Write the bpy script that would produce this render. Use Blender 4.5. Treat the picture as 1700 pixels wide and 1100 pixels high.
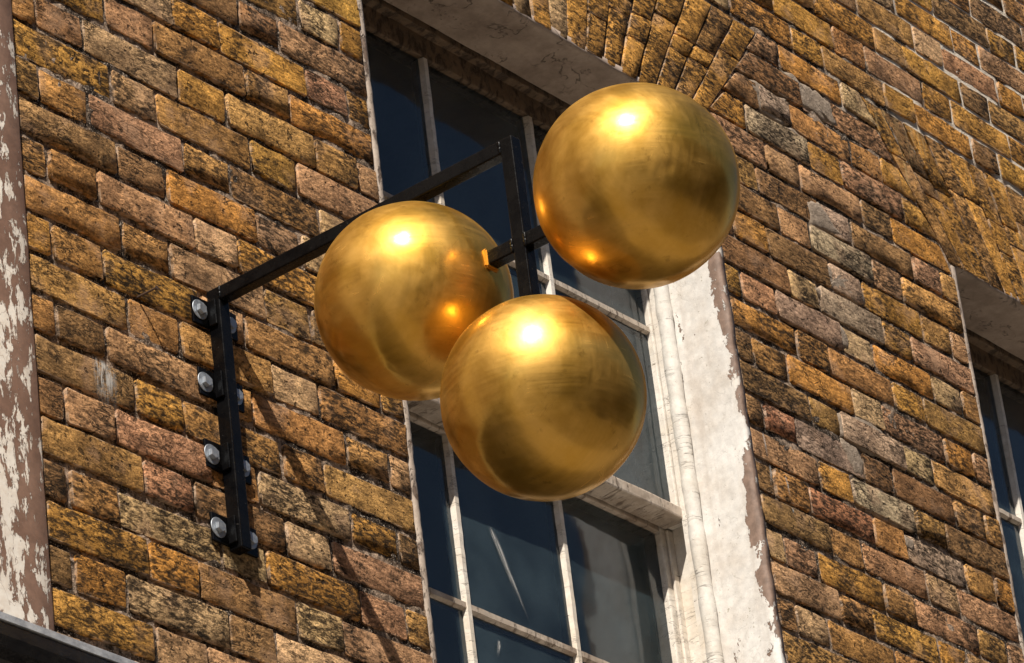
import bpy, bmesh, math, random
import numpy as np
from mathutils import Vector, Matrix, noise as mnoise

for o in list(bpy.data.objects):
    bpy.data.objects.remove(o, do_unlink=True)
scene = bpy.context.scene
COL = scene.collection
random.seed(7)
rng = np.random.default_rng(11)

# ------------------------------------------------------------------ camera
# World: the wall face is y = 0 (street side is -y), x runs along the wall,
# z = 0 is the bed joint one course below the top of the left window jamb.
CAM_LOC = Vector((-5.5347, -4.1969, -4.4184))
CAM_RIGHT = Vector((0.625779, -0.771988, -0.111514))
CAM_DOWN = Vector((0.310211, 0.377493, -0.872507))
CAM_FWD = Vector((0.715660, 0.511404, 0.475706))
F_PX = 7331.94
cam_data = bpy.data.cameras.new('camera')
cam = bpy.data.objects.new('camera', cam_data)
COL.objects.link(cam)
rot = Matrix((CAM_RIGHT, -CAM_DOWN, -CAM_FWD)).transposed()
cam.matrix_world = Matrix.Translation(CAM_LOC) @ rot.to_4x4()
cam_data.sensor_width = 36.0
cam_data.sensor_fit = 'HORIZONTAL'
cam_data.lens = 36.0 * F_PX / 1700.0
cam_data.clip_start = 0.05
cam_data.clip_end = 600
scene.camera = cam

# ------------------------------------------------------------------ sky + sun
TO_SUN = Vector((-0.55, -0.335, 0.77)).normalized()
sun_el = math.asin(TO_SUN.z)
world = bpy.data.worlds.new('World')
scene.world = world
world.use_nodes = True
wn = world.node_tree.nodes
wl = world.node_tree.links
for n in list(wn):
    wn.remove(n)
sky = wn.new('ShaderNodeTexSky')
sky.sky_type = 'NISHITA'
sky.sun_disc = False
sky.sun_elevation = sun_el
sky.sun_rotation = math.atan2(TO_SUN.x, TO_SUN.y)
sky.altitude = 50
sky.air_density = 1.0
sky.dust_density = 0.8
bg = wn.new('ShaderNodeBackground')
bg.inputs['Strength'].default_value = 0.05
wo = wn.new('ShaderNodeOutputWorld')
wl.new(sky.outputs[0], bg.inputs[0])
wl.new(bg.outputs[0], wo.inputs[0])

sun_data = bpy.data.lights.new('sun', 'SUN')
sun_data.energy = 5.0
sun_data.angle = math.radians(0.53)
sun_data.color = (1.0, 0.925, 0.82)
sun = bpy.data.objects.new('sun', sun_data)
COL.objects.link(sun)
sun.rotation_euler = TO_SUN.to_track_quat('Z', 'Y').to_euler()
sun.location = TO_SUN * 30

scene.view_settings.view_transform = 'Standard'
scene.view_settings.look = 'None'
scene.view_settings.gamma = 1.0
scene.view_settings.exposure = 0.45
scene.view_settings.use_curve_mapping = False
scene.render.engine = 'CYCLES'

# ------------------------------------------------------------------ node helpers
class NT:
    def __init__(self, name):
        self.m = bpy.data.materials.new(name)
        self.m.use_nodes = True
        self.t = self.m.node_tree
        for n in list(self.t.nodes):
            self.t.nodes.remove(n)
        self.out = self.t.nodes.new('ShaderNodeOutputMaterial')
    def n(self, typ, **kw):
        nd = self.t.nodes.new(typ)
        for k, v in kw.items():
            setattr(nd, k, v)
        return nd
    def put(self, sock, v):
        if isinstance(v, bpy.types.NodeSocket):
            self.t.links.new(v, sock)
        else:
            sock.default_value = v
    def math(self, op, a, b=0.0, c=0.0, clamp=False):
        nd = self.n('ShaderNodeMath', operation=op, use_clamp=clamp)
        self.put(nd.inputs[0], a)
        self.put(nd.inputs[1], b)
        self.put(nd.inputs[2], c)
        return nd.outputs[0]
    def vmath(self, op, a, b):
        nd = self.n('ShaderNodeVectorMath', operation=op)
        self.put(nd.inputs[0], a)
        self.put(nd.inputs[1], b)
        return nd.outputs[0]
    def pos(self):
        return self.n('ShaderNodeNewGeometry').outputs['Position']
    def obj(self):
        return self.n('ShaderNodeTexCoord').outputs['Object']
    def noise(self, vec, scale, detail=4.0, rough=0.6, dist=0.0):
        nd = self.n('ShaderNodeTexNoise')
        self.put(nd.inputs['Vector'], vec)
        nd.inputs['Scale'].default_value = scale
        nd.inputs['Detail'].default_value = detail
        nd.inputs['Roughness'].default_value = rough
        nd.inputs['Distortion'].default_value = dist
        return nd.outputs[0]
    def smooth(self, v, a, b, lo=0.0, hi=1.0):
        nd = self.n('ShaderNodeMapRange', interpolation_type='SMOOTHSTEP')
        self.put(nd.inputs[0], v)
        nd.inputs[1].default_value = a
        nd.inputs[2].default_value = b
        nd.inputs[3].default_value = lo
        nd.inputs[4].default_value = hi
        return nd.outputs[0]
    def mix(self, fac, a, b, mode='MIX'):
        nd = self.n('ShaderNodeMix', data_type='RGBA', blend_type=mode)
        self.put(nd.inputs[0], fac)
        self.put(nd.inputs[6], a)
        self.put(nd.inputs[7], b)
        return nd.outputs[2]
    def grey(self, v):
        nd = self.n('ShaderNodeCombineColor')
        for i in range(3):
            self.put(nd.inputs[i], v)
        return nd.outputs[0]
    def sep(self, v):
        nd = self.n('ShaderNodeSeparateXYZ')
        self.put(nd.inputs[0], v)
        return nd.outputs
    def bump(self, h, dist=0.003, strength=1.0):
        nd = self.n('ShaderNodeBump')
        self.put(nd.inputs['Height'], h)
        nd.inputs['Distance'].default_value = dist
        nd.inputs['Strength'].default_value = strength
        return nd.outputs[0]
    def principled(self, col, rough=0.85, metal=0.0, normal=None, spec=None):
        nd = self.n('ShaderNodeBsdfPrincipled')
        self.put(nd.inputs['Base Color'], col)
        self.put(nd.inputs['Roughness'], rough)
        self.put(nd.inputs['Metallic'], metal)
        if normal is not None:
            self.put(nd.inputs['Normal'], normal)
        if spec is not None:
            self.put(nd.inputs['Specular IOR Level'], spec)
        self.t.links.new(nd.outputs[0], self.out.inputs[0])
        return nd
    def ridge(self, vec, scale, width, detail=3.0, rough=0.55, dist=0.0):
        """1 along thin wandering lines, 0 elsewhere"""
        v = self.noise(vec, scale, detail, rough, dist)
        d = self.math('ABSOLUTE', self.math('SUBTRACT', v, 0.5))
        return self.smooth(d, 0.0, width, 1.0, 0.0)

def C(r, g, b):
    return (r, g, b, 1.0)

# ------------------------------------------------------------------ materials
def brick_material(name, streaky=0.0, joined=False):
    t = NT(name)
    oi = t.n('ShaderNodeObjectInfo')
    off = t.n('ShaderNodeCombineXYZ')
    t.put(off.inputs[0], t.math('MULTIPLY', oi.outputs['Random'], 31.0))
    t.put(off.inputs[1], t.math('MULTIPLY', oi.outputs['Random'], 17.0))
    world_p = t.pos()
    p = t.vmath('ADD', world_p, off.outputs[0])
    ps = t.vmath('MULTIPLY', p, (1.0, 1.0, 2.6))
    broad = t.noise(p, 16.0, 3.0, 0.6)
    mid = t.noise(ps, 52.0, 7.0, 0.72, 0.3)
    fine = t.noise(p, 230.0, 4.0, 0.75)
    pits = t.smooth(t.noise(p, 120.0, 3.0, 0.62), 0.60, 0.72)
    pits2 = t.smooth(t.noise(p, 55.0, 2.0, 0.6), 0.64, 0.72)
    crease = t.math('MULTIPLY', t.ridge(ps, 22.0, 0.026, 6.0, 0.66, 1.0),
                    t.smooth(t.noise(p, 9.0, 2.0), 0.44, 0.58))
    r2 = t.math('FRACT', t.math('MULTIPLY', oi.outputs['Random'], 7.31))
    r3 = t.math('FRACT', t.math('MULTIPLY', oi.outputs['Random'], 23.7))
    dirty = t.math('MULTIPLY', t.math('SUBTRACT', r2, 0.55), 0.20)
    soot = t.math('MAXIMUM', t.smooth(t.math('ADD', t.noise(world_p, 5.0, 8.0, 0.76, 0.6), dirty), 0.47, 0.57),
                  t.smooth(t.math('ADD', t.noise(p, 14.0, 7.0, 0.75, 0.4), dirty), 0.53, 0.60, 0.0, 0.9))
    col = t.n('ShaderNodeAttribute', attribute_name='tone').outputs['Color'] if joined else oi.outputs['Color']
    hue = t.mix(t.smooth(broad, 0.30, 0.70), C(0.62, 0.57, 0.52), C(1.30, 1.22, 1.08))
    col = t.mix(1.0, col, hue, 'MULTIPLY')
    col = t.mix(1.0, col, t.grey(t.smooth(mid, 0.30, 0.70, 0.38, 1.46)), 'MULTIPLY')
    col = t.mix(1.0, col, t.grey(t.smooth(fine, 0.28, 0.72, 0.52, 1.42)), 'MULTIPLY')
    col = t.mix(t.math('MULTIPLY', t.smooth(t.noise(p, 11.0, 4.0, 0.6), 0.52, 0.68), 0.40), col, C(0.50, 0.31, 0.19))
    sootfac = t.math('MULTIPLY', soot, t.smooth(mid, 0.42, 0.56, 1.0, 0.15))
    col = t.mix(t.math('MULTIPLY', sootfac, 0.88), col, C(0.026, 0.017, 0.010))
    # lime and mortar smeared over the arrises
    at = t.n('ShaderNodeAttribute', attribute_name='edge')
    lime = t.math('MULTIPLY', t.smooth(at.outputs['Fac'], 0.45, 1.0),
                  t.smooth(t.noise(world_p, 30.0, 4.0, 0.65), 0.42, 0.62))
    col = t.mix(t.math('MULTIPLY', lime, 0.60), col, C(0.55, 0.41, 0.30))
    if streaky:
        wp = t.vmath('MULTIPLY', world_p, (46.0, 46.0, 2.2))
        st = t.smooth(t.noise(wp, 1.0, 4.0, 0.65, 0.3), 0.50, 0.66)
        msk = t.smooth(t.noise(world_p, 2.6, 2.0), 0.38, 0.58)
        col = t.mix(t.math('MULTIPLY', t.math('MULTIPLY', st, msk), streaky), col, C(0.52, 0.35, 0.16))
    dark = t.math('MAXIMUM', t.math('MULTIPLY', pits, t.smooth(r3, 0.9, 0.2, 0.25, 0.95)), t.math('MAXIMUM', t.math('MULTIPLY', pits2, 0.8), t.math('MULTIPLY', crease, t.smooth(r3, 0.1, 0.7, 0.35, 1.0))))
    col = t.mix(dark, col, C(0.018, 0.013, 0.009))
    h = t.math('ADD', t.math('MULTIPLY', mid, 0.85), t.math('MULTIPLY', fine, 0.42))
    h = t.math('ADD', h, t.math('MULTIPLY', broad, 0.25))
    h = t.math('SUBTRACT', h, t.math('MULTIPLY', dark, 1.0))
    t.principled(col, 0.92, 0.0, t.bump(h, 0.0046, 1.0), 0.15)
    return t.m

M_BRICK = brick_material('stock_brick_clay')
M_BRICK_REST = brick_material('stock_brick_clay_joined', 0.0, True)
M_BRICK_RUN = brick_material('stock_brick_with_lime_runs', 0.75)

def mortar_material():
    t = NT('old_lime_mortar')
    p = t.pos()
    n1 = t.noise(p, 7.0, 5.0, 0.65)
    n2 = t.noise(p, 90.0, 4.0, 0.7)
    n3 = t.noise(p, 300.0, 2.0, 0.6)
    at = t.n('ShaderNodeAttribute', attribute_name='repoint')
    col = t.mix(t.smooth(t.noise(p, 12.0, 7.0, 0.72), 0.44, 0.58), C(0.032, 0.022, 0.015), C(0.34, 0.245, 0.175))
    col = t.mix(1.0, col, t.grey(t.smooth(n2, 0.3, 0.7, 0.25, 1.5)), 'MULTIPLY')
    col = t.mix(at.outputs['Fac'], col, C(0.66, 0.58, 0.48))
    col = t.mix(t.smooth(n3, 0.58, 0.66, 0.0, 0.75), col, C(0.60, 0.50, 0.40))
    t.principled(col, 0.95, 0.0, t.bump(t.math('ADD', n2, t.math('MULTIPLY', n3, 0.4)), 0.004), 0.2)
    return t.m
M_MORTAR = mortar_material()

def patch_material():
    t = NT('grey_cement_smear')
    p = t.pos()
    n2 = t.noise(p, 70.0, 5.0, 0.7)
    n3 = t.noise(p, 260.0, 3.0, 0.65)
    col = t.mix(t.smooth(n2, 0.3, 0.7), C(0.22, 0.170, 0.125), C(0.38, 0.300, 0.230))
    col = t.mix(t.smooth(n3, 0.66, 0.74), col, C(0.05, 0.04, 0.03))
    col = t.mix(t.smooth(n3, 0.30, 0.22), col, C(0.48, 0.42, 0.35))
    t.principled(col, 0.95, 0.0, t.bump(t.math('ADD', n2, t.math('MULTIPLY', n3, 0.7)), 0.0035), 0.2)
    return t.m
M_PATCH = patch_material()

def white_paint(name, base, under, dirt, crack_scale, crack_dir, peel_lo, peel_hi, edge=False, crack_amt=0.7, bump=0.0015):
    """old gloss paint: dirt, fine cracks, chips through to what is underneath"""
    t = NT(name)
    p = t.pos()
    pc = t.vmath('MULTIPLY', p, crack_dir)
    n1 = t.noise(p, 9.0, 5.0, 0.65)
    n2 = t.noise(p, 60.0, 4.0, 0.65)
    n3 = t.noise(p, 200.0, 3.0, 0.6)
    crk = t.math('MULTIPLY', t.ridge(pc, crack_scale, 0.016, 4.0, 0.6, 0.4), t.smooth(t.noise(p, 12.0, 7.0, 0.72), 0.44, 0.58))
    peel_v = t.noise(t.vmath('MULTIPLY', p, (1, 1, 0.6)) if edge else pc, 20.0 if edge else 30.0, 7.0, 0.68, 0.3)
    if edge:
        at = t.n('ShaderNodeAttribute', attribute_name='wear')
        peel_v = t.math('ADD', peel_v, t.math('MULTIPLY', t.math('POWER', at.outputs['Fac'], 1.6), 0.19))
    peel = t.smooth(peel_v, peel_lo, peel_hi)
    spots = t.smooth(n3, 0.66, 0.74)
    col = t.mix(t.smooth(n1, 0.35, 0.75), base, dirt)
    col = t.mix(1.0, col, t.grey(t.smooth(n2, 0.25, 0.75, 0.86, 1.08)), 'MULTIPLY')
    col = t.mix(t.math('MULTIPLY', spots, 0.6), col, C(0.20, 0.16, 0.10))
    if edge:
        moss = t.math('MULTIPLY', t.smooth(t.noise(p, 75.0, 4.0, 0.65), 0.63, 0.69), t.smooth(t.noise(p, 5.0, 2.0), 0.45, 0.60))
        col = t.mix(t.math('MULTIPLY', moss, 0.75), col, C(0.24, 0.215, 0.13))
        run = t.smooth(t.noise(t.vmath('MULTIPLY', p, (30, 30, 1.6)), 1.0, 4.0, 0.6), 0.48, 0.70)
        col = t.mix(t.math('MULTIPLY', run, 0.35), col, C(0.42, 0.35, 0.29))
    col = t.mix(t.math('MULTIPLY', crk, crack_amt), col, C(0.10, 0.075, 0.055))
    und = t.mix(1.0, under, t.grey(t.smooth(n2, 0.2, 0.8, 0.7, 1.3)), 'MULTIPLY')
    col = t.mix(peel, col, und)
    h = t.math('SUBTRACT', t.math('ADD', t.math('MULTIPLY', n2, 0.5), t.math('MULTIPLY', n1, 0.5)), t.math('MULTIPLY', crk, 0.8 * crack_amt))
    h = t.math('SUBTRACT', h, peel)
    t.principled(col, 0.62, 0.0, t.bump(h, bump), 0.35)
    return t.m

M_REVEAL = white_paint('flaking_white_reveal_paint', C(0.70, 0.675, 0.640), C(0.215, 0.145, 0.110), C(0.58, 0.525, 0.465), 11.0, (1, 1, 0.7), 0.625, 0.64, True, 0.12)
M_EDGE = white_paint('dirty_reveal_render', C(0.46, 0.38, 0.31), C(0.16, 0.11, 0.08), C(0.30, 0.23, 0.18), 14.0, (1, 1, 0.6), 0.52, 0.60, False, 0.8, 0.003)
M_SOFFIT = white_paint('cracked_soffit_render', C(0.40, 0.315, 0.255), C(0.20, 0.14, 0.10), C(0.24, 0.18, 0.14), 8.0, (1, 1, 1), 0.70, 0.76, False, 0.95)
M_TIMBER = white_paint('weathered_white_window_paint', C(0.72, 0.67, 0.60), C(0.26, 0.19, 0.135), C(0.60, 0.51, 0.40), 16.0, (0.5, 0.5, 3.2), 0.66, 0.70, False, 0.5, 0.0016)
M_TIMBER_H = white_paint('bare_weathered_rail_paint', C(0.52, 0.44, 0.36), C(0.17, 0.12, 0.085), C(0.30, 0.225, 0.165), 14.0, (3.0, 0.6, 0.8), 0.54, 0.68, False, 0.5, 0.0018)
M_BEAD = white_paint('crazed_bead_paint', C(0.68, 0.65, 0.60), C(0.30, 0.22, 0.15), C(0.58, 0.52, 0.44), 9.0, (0.35, 0.35, 5.5), 0.72, 0.78, False, 0.55, 0.0022)
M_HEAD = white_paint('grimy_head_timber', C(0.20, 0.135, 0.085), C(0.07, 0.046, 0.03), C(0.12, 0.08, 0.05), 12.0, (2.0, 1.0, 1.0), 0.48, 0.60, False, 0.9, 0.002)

def pilaster_material():
    t = NT('brown_paint_with_cream_flakes')
    p = t.pos()
    pv = t.vmath('MULTIPLY', p, (1.5, 1.0, 0.55))
    n1 = t.noise(pv, 30.0, 8.0, 0.70, 0.3)
    n2 = t.noise(p, 60.0, 4.0, 0.65)
    x = t.sep(p)[0]
    # the cream coat survives best away from the corner
    keep = t.math('ADD', n1, t.smooth(x, -1.08, -0.972, 0.070, -0.010))
    flake = t.smooth(keep, 0.545, 0.552)
    n3 = t.noise(p, 5.0, 3.0, 0.6)
    brown = t.mix(t.smooth(n3, 0.3, 0.7), C(0.20, 0.115, 0.080), C(0.285, 0.175, 0.125))
    brown = t.mix(1.0, brown, t.grey(t.smooth(n2, 0.2, 0.8, 0.82, 1.18)), 'MULTIPLY')
    cream = t.mix(t.smooth(n2, 0.35, 0.7), C(0.88, 0.82, 0.73), C(0.78, 0.69, 0.59))
    crk = t.ridge(t.vmath('MULTIPLY', p, (1, 1, 0.6)), 26.0, 0.014, 3.0)
    cream = t.mix(t.math('MULTIPLY', crk, 0.5), cream, C(0.30, 0.20, 0.14))
    col = t.mix(flake, brown, cream)
    h = t.math('ADD', t.math('MULTIPLY', t.smooth(keep, 0.542, 0.556), 1.0), t.math('MULTIPLY', n2, 0.16))
    t.principled(col, 0.7, 0.0, t.bump(h, 0.0042), 0.3)
    return t.m
M_PILASTER = pilaster_material()

def gold_material():
    t = NT('brushed_gold_leaf_paint')
    p = t.obj()
    oi = t.n('ShaderNodeObjectInfo')
    off = t.n('ShaderNodeCombineXYZ')
    for i in range(3):
        t.put(off.inputs[i], t.math('MULTIPLY', oi.outputs['Random'], 9.0 + 4 * i))
    p = t.vmath('ADD', p, off.outputs[0])
    pb = t.vmath('MULTIPLY', p, (5.0, 5.0, 95.0))
    brush = t.noise(pb, 1.6, 4.0, 0.6, 0.5)
    pb2 = t.vmath('MULTIPLY', p, (70.0, 5.0, 7.0))
    brush2 = t.noise(pb2, 1.5, 3.0, 0.6, 0.4)
    lay = t.smooth(t.noise(p, 7.5, 3.0, 0.55, 1.2), 0.46, 0.54)
    cloud = t.noise(p, 9.0, 5.0, 0.6, 0.4)
    grain = t.noise(p, 240.0, 3.0, 0.65)
    scr = t.math('MULTIPLY', t.ridge(p, 10.0, 0.006, 4.0, 0.6, 0.8), t.smooth(t.noise(p, 6.0), 0.52, 0.6))
    b = t.mix(lay, t.grey(brush), t.grey(brush2))
    col = t.mix(t.smooth(cloud, 0.30, 0.70), C(0.62, 0.345, 0.055), C(0.79, 0.478, 0.120))
    col = t.mix(1.0, col, t.mix(t.smooth(b, 0.3, 0.7), C(0.93, 0.92, 0.90), C(1.04, 1.04, 1.04)), 'MULTIPLY')
    col = t.mix(t.math('MULTIPLY', t.smooth(t.noise(p, 38.0, 4.0, 0.7), 0.60, 0.72), 0.45), col, C(0.34, 0.19, 0.04))
    col = t.mix(t.math('MULTIPLY', scr, 0.35), col, C(0.30, 0.17, 0.04))
    rough = t.math('ADD', t.smooth(b, 0.25, 0.75, 0.30, 0.37), t.smooth(cloud, 0.3, 0.7, -0.03, 0.05))
    h = t.math('ADD', t.math('MULTIPLY', b, 0.55), t.math('MULTIPLY', grain, 0.22))
    h = t.math('ADD', h, t.math('MULTIPLY', lay, 0.15))
    h = t.math('SUBTRACT', h, t.math('MULTIPLY', scr, 0.06))
    nrm = t.bump(h, 0.00022)
    pr = t.principled(col, t.math('SUBTRACT', rough, 0.125), 1.0, nrm)
    gl = t.n('ShaderNodeBsdfGlossy')
    t.put(gl.inputs['Color'], col)
    t.put(gl.inputs['Roughness'], t.math('ADD', rough, 0.19))
    t.put(gl.inputs['Normal'], nrm)
    mx = t.n('ShaderNodeMixShader')
    t.put(mx.inputs[0], t.smooth(cloud, 0.3, 0.7, 0.50, 0.66))
    t.t.links.new(pr.outputs[0], mx.inputs[1])
    t.t.links.new(gl.outputs[0], mx.inputs[2])
    t.t.links.new(mx.outputs[0], t.out.inputs[0])
    return t.m
M_GOLD = gold_material()

def black_paint():
    t = NT('black_gloss_metal_paint')
    p = t.pos()
    n1 = t.noise(p, 40.0, 4.0, 0.6)
    n2 = t.noise(p, 320.0, 3.0, 0.6)
    chip = t.smooth(t.noise(p, 150.0, 2.0, 0.6), 0.70, 0.76)
    col = t.mix(t.smooth(n1, 0.3, 0.7), C(0.0025, 0.0025, 0.003), C(0.005, 0.0048, 0.005))
    col = t.mix(t.math('MULTIPLY', chip, 0.4), col, C(0.10, 0.09, 0.08))
    t.principled(col, t.smooth(n1, 0.3, 0.7, 0.20, 0.34), 0.0, t.bump(t.math('ADD', n1, t.math('MULTIPLY', n2, 0.3)), 0.0005), 0.13)
    return t.m
M_BLACK = black_paint()

def zinc():
    t = NT('zinc_plated_steel')
    p = t.pos()
    n = t.noise(p, 180.0, 3.0, 0.6)
    col = t.mix(n, C(0.30, 0.33, 0.37), C(0.50, 0.53, 0.56))
    t.principled(col, t.smooth(n, 0.3, 0.7, 0.45, 0.62), 0.8, t.bump(n, 0.0004))
    return t.m
M_ZINC = zinc()

def rust():
    t = NT('rusted_iron')
    n = t.noise(t.pos(), 300.0, 3.0)
    t.principled(t.mix(n, C(0.03, 0.018, 0.012), C(0.09, 0.045, 0.025)), 0.9)
    return t.m
M_RUST = rust()

def glass_material():
    t = NT('dusty_old_window_glass')
    p = t.pos()
    oi = t.n('ShaderNodeObjectInfo')
    wob = t.noise(t.vmath('MULTIPLY', p, (1.0, 1.0, 0.6)), 3.0, 2.0, 0.5)
    nrm = t.bump(wob, 0.012)
    fr = t.n('ShaderNodeFresnel')
    fr.inputs['IOR'].default_value = 1.52
    t.put(fr.inputs['Normal'], nrm)
    fac = t.math('MULTIPLY', fr.outputs[0], 1.0, clamp=True)
    tr = t.n('ShaderNodeBsdfTransparent')
    tr.inputs[0].default_value = C(0.72, 0.80, 0.88)
    gl = t.n('ShaderNodeBsdfGlossy')
    gl.inputs['Color'].default_value = C(0.95, 0.97, 1.0)
    gl.inputs['Roughness'].default_value = 0.07
    t.put(gl.inputs['Normal'], nrm)
    m1 = t.n('ShaderNodeMixShader')
    t.put(m1.inputs[0], fac)
    t.t.links.new(tr.outputs[0], m1.inputs[1])
    t.t.links.new(gl.outputs[0], m1.inputs[2])
    df = t.n('ShaderNodeBsdfDiffuse')
    df.inputs[0].default_value = C(0.24, 0.36, 0.42)
    dust = t.smooth(t.noise(p, 5.0, 5.0, 0.6), 0.3, 0.75, 0.035, 0.13)
    m2 = t.n('ShaderNodeMixShader')
    t.put(m2.inputs[0], dust)
    t.t.links.new(m1.outputs[0], m2.inputs[1])
    t.t.links.new(df.outputs[0], m2.inputs[2])
    t.t.links.new(m2.outputs[0], t.out.inputs[0])
    return t.m
M_GLASS = glass_material()

def plain(name, a, b, scale=20.0, rough=0.9, bump=0.002, spec=0.3):
    t = NT(name)
    n = t.noise(t.pos(), scale, 5.0, 0.65)
    t.principled(t.mix(t.smooth(n, 0.3, 0.7), a, b), rough, 0.0, t.bump(n, bump), spec)
    return t.m
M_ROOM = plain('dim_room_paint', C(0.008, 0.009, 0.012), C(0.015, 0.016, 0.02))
M_DROP = plain('dried_bird_dropping', C(0.60, 0.58, 0.55), C(0.36, 0.32, 0.27), 160.0)
def smear_material():
    """thin dried film, streaked downwards, see-through where it is thin"""
    t = NT('dried_white_smear')
    uv = t.n('ShaderNodeTexCoord').outputs['UV']
    s = t.sep(uv)
    st = t.noise(t.vmath('MULTIPLY', uv, (9.0, 1.6, 1.0)), 1.6, 5.0, 0.7, 0.4)
    gr = t.noise(t.vmath('MULTIPLY', uv, (14.0, 10.0, 1.0)), 2.0, 4.0, 0.7)
    u = t.math('ABSOLUTE', t.math('SUBTRACT', s[0], 0.5))
    fall = t.math('MULTIPLY', t.smooth(u, 0.12, 0.48, 1.0, 0.0), t.math('MULTIPLY', t.smooth(s[1], 0.0, 0.75), t.smooth(s[1], 0.86, 1.0, 1.0, 0.0)))
    a = t.math('MULTIPLY', fall, t.math('ADD', t.smooth(st, 0.40, 0.66), t.smooth(gr, 0.55, 0.7, 0.0, 0.4)), clamp=True)
    tr = t.n('ShaderNodeBsdfTransparent')
    df = t.n('ShaderNodeBsdfDiffuse')
    df.inputs[0].default_value = C(0.66, 0.65, 0.62)
    m = t.n('ShaderNodeMixShader')
    t.put(m.inputs[0], t.math('MULTIPLY', a, 0.9))
    t.t.links.new(tr.outputs[0], m.inputs[1])
    t.t.links.new(df.outputs[0], m.inputs[2])
    t.t.links.new(m.outputs[0], t.out.inputs[0])
    return t.m
M_SMEAR = smear_material()
M_ROAD = plain('pale_road_stone', C(0.10, 0.086, 0.069), C(0.17, 0.147, 0.120), 8.0)  # unseen road: pale stone chosen to brighten its reflection in the balls
M_PAVING = plain('york_stone_paving', C(0.24, 0.21, 0.17), C(0.34, 0.30, 0.25), 6.0)
M_KERB = plain('granite_kerb', C(0.22, 0.21, 0.20), C(0.32, 0.31, 0.29), 50.0)
M_LEAD = plain('grey_lead_flashing', C(0.20, 0.21, 0.23), C(0.40, 0.41, 0.43), 28.0, 0.45, 0.003, 0.5)
M_FASCIA = plain('black_fascia_paint', C(0.010, 0.010, 0.012), C(0.020, 0.019, 0.018), 30.0, 0.25, 0.002, 0.5)

def far_brick_material():
    t = NT('distant_stock_brickwork')
    p = t.pos()
    s = t.sep(p)
    cmb = t.n('ShaderNodeCombineXYZ')
    t.put(cmb.inputs[0], s[0])
    t.put(cmb.inputs[1], s[2])
    bt = t.n('ShaderNodeTexBrick')
    t.put(bt.inputs['Vector'], cmb.outputs[0])
    bt.inputs['Color1'].default_value = C(0.30, 0.19, 0.09)
    bt.inputs['Color2'].default_value = C(0.20, 0.13, 0.075)
    bt.inputs['Mortar'].default_value = C(0.20, 0.16, 0.12)
    bt.inputs['Scale'].default_value = 1.0
    bt.inputs['Mortar Size'].default_value = 0.006
    bt.inputs['Brick Width'].default_value = 0.24
    bt.inputs['Row Height'].default_value = 0.055
    n = t.noise(p, 12.0, 5.0, 0.65)
    col = t.mix(1.0, bt.outputs[0], t.grey(t.smooth(n, 0.3, 0.7, 0.5, 1.4)), 'MULTIPLY')
    t.principled(col, 0.92, 0.0, t.bump(n, 0.004), 0.2)
    return t.m
M_FAR = far_brick_material()

# ------------------------------------------------------------------ object helpers
def tag(o, label=None, cat=None, group=None, kind=None):
    if label: o['label'] = label
    if cat: o['category'] = cat
    if group: o['group'] = group
    if kind: o['kind'] = kind
    return o

def empty(name, loc=(0, 0, 0)):
    o = bpy.data.objects.new(name, None)
    o.empty_display_size = 0.1
    o.location = loc
    COL.objects.link(o)
    return o

def link(name, me, mat, parent=None, smooth=False):
    o = bpy.data.objects.new(name, me)
    COL.objects.link(o)
    if mat is not None and not me.materials:
        me.materials.append(mat)
    if parent is not None:
        o.parent = parent
        if parent.location.length:
            o.matrix_parent_inverse = Matrix.Translation(-parent_world(parent))
    if smooth:
        me.polygons.foreach_set('use_smooth', [True] * len(me.polygons))
    return o

def parent_world(p):
    v = Vector((0, 0, 0))
    while p is not None:
        v += p.location + p.matrix_parent_inverse.translation
        p = p.parent
    return v

def from_bm(name, bm, mat, parent=None, smooth=False):
    me = bpy.data.meshes.new(name)
    bm.normal_update()
    bm.to_mesh(me)
    bm.free()
    return link(name, me, mat, parent, smooth)

def add_box(bm, lo, hi):
    vs = [bm.verts.new((x, y, z)) for x in (lo[0], hi[0]) for y in (lo[1], hi[1]) for z in (lo[2], hi[2])]
    for f in ((0, 1, 3, 2), (4, 6, 7, 5), (0, 4, 5, 1), (2, 3, 7, 6), (0, 2, 6, 4), (1, 5, 7, 3)):
        bm.faces.new([vs[i] for i in f])
    return vs

def box(name, lo, hi, mat, parent=None, bevel=0.0, seg=2, jitter=0.0, cuts=0, axis=None):
    """a bevelled bar; cuts + jitter give it a slightly hand-worn line"""
    bm = bmesh.new()
    add_box(bm, lo, hi)
    if bevel:
        bmesh.ops.bevel(bm, geom=list(bm.edges), offset=bevel, segments=seg, affect='EDGES', profile=0.6)
    if cuts and axis is not None:
        n = [0, 0, 0]
        n[axis] = 1
        for i in range(1, cuts + 1):
            pt = [0, 0, 0]
            pt[axis] = lo[axis] + (hi[axis] - lo[axis]) * i / (cuts + 1)
            bmesh.ops.bisect_plane(bm, geom=list(bm.verts) + list(bm.edges) + list(bm.faces), plane_co=pt, plane_no=n)
        for v in bm.verts:
            q = v.co * 23.0
            d = mnoise.noise_vector(q)
            d[axis] = 0
            v.co += d * jitter
    bmesh.ops.recalc_face_normals(bm, faces=list(bm.faces))
    return from_bm(name, bm, mat, parent)

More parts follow.
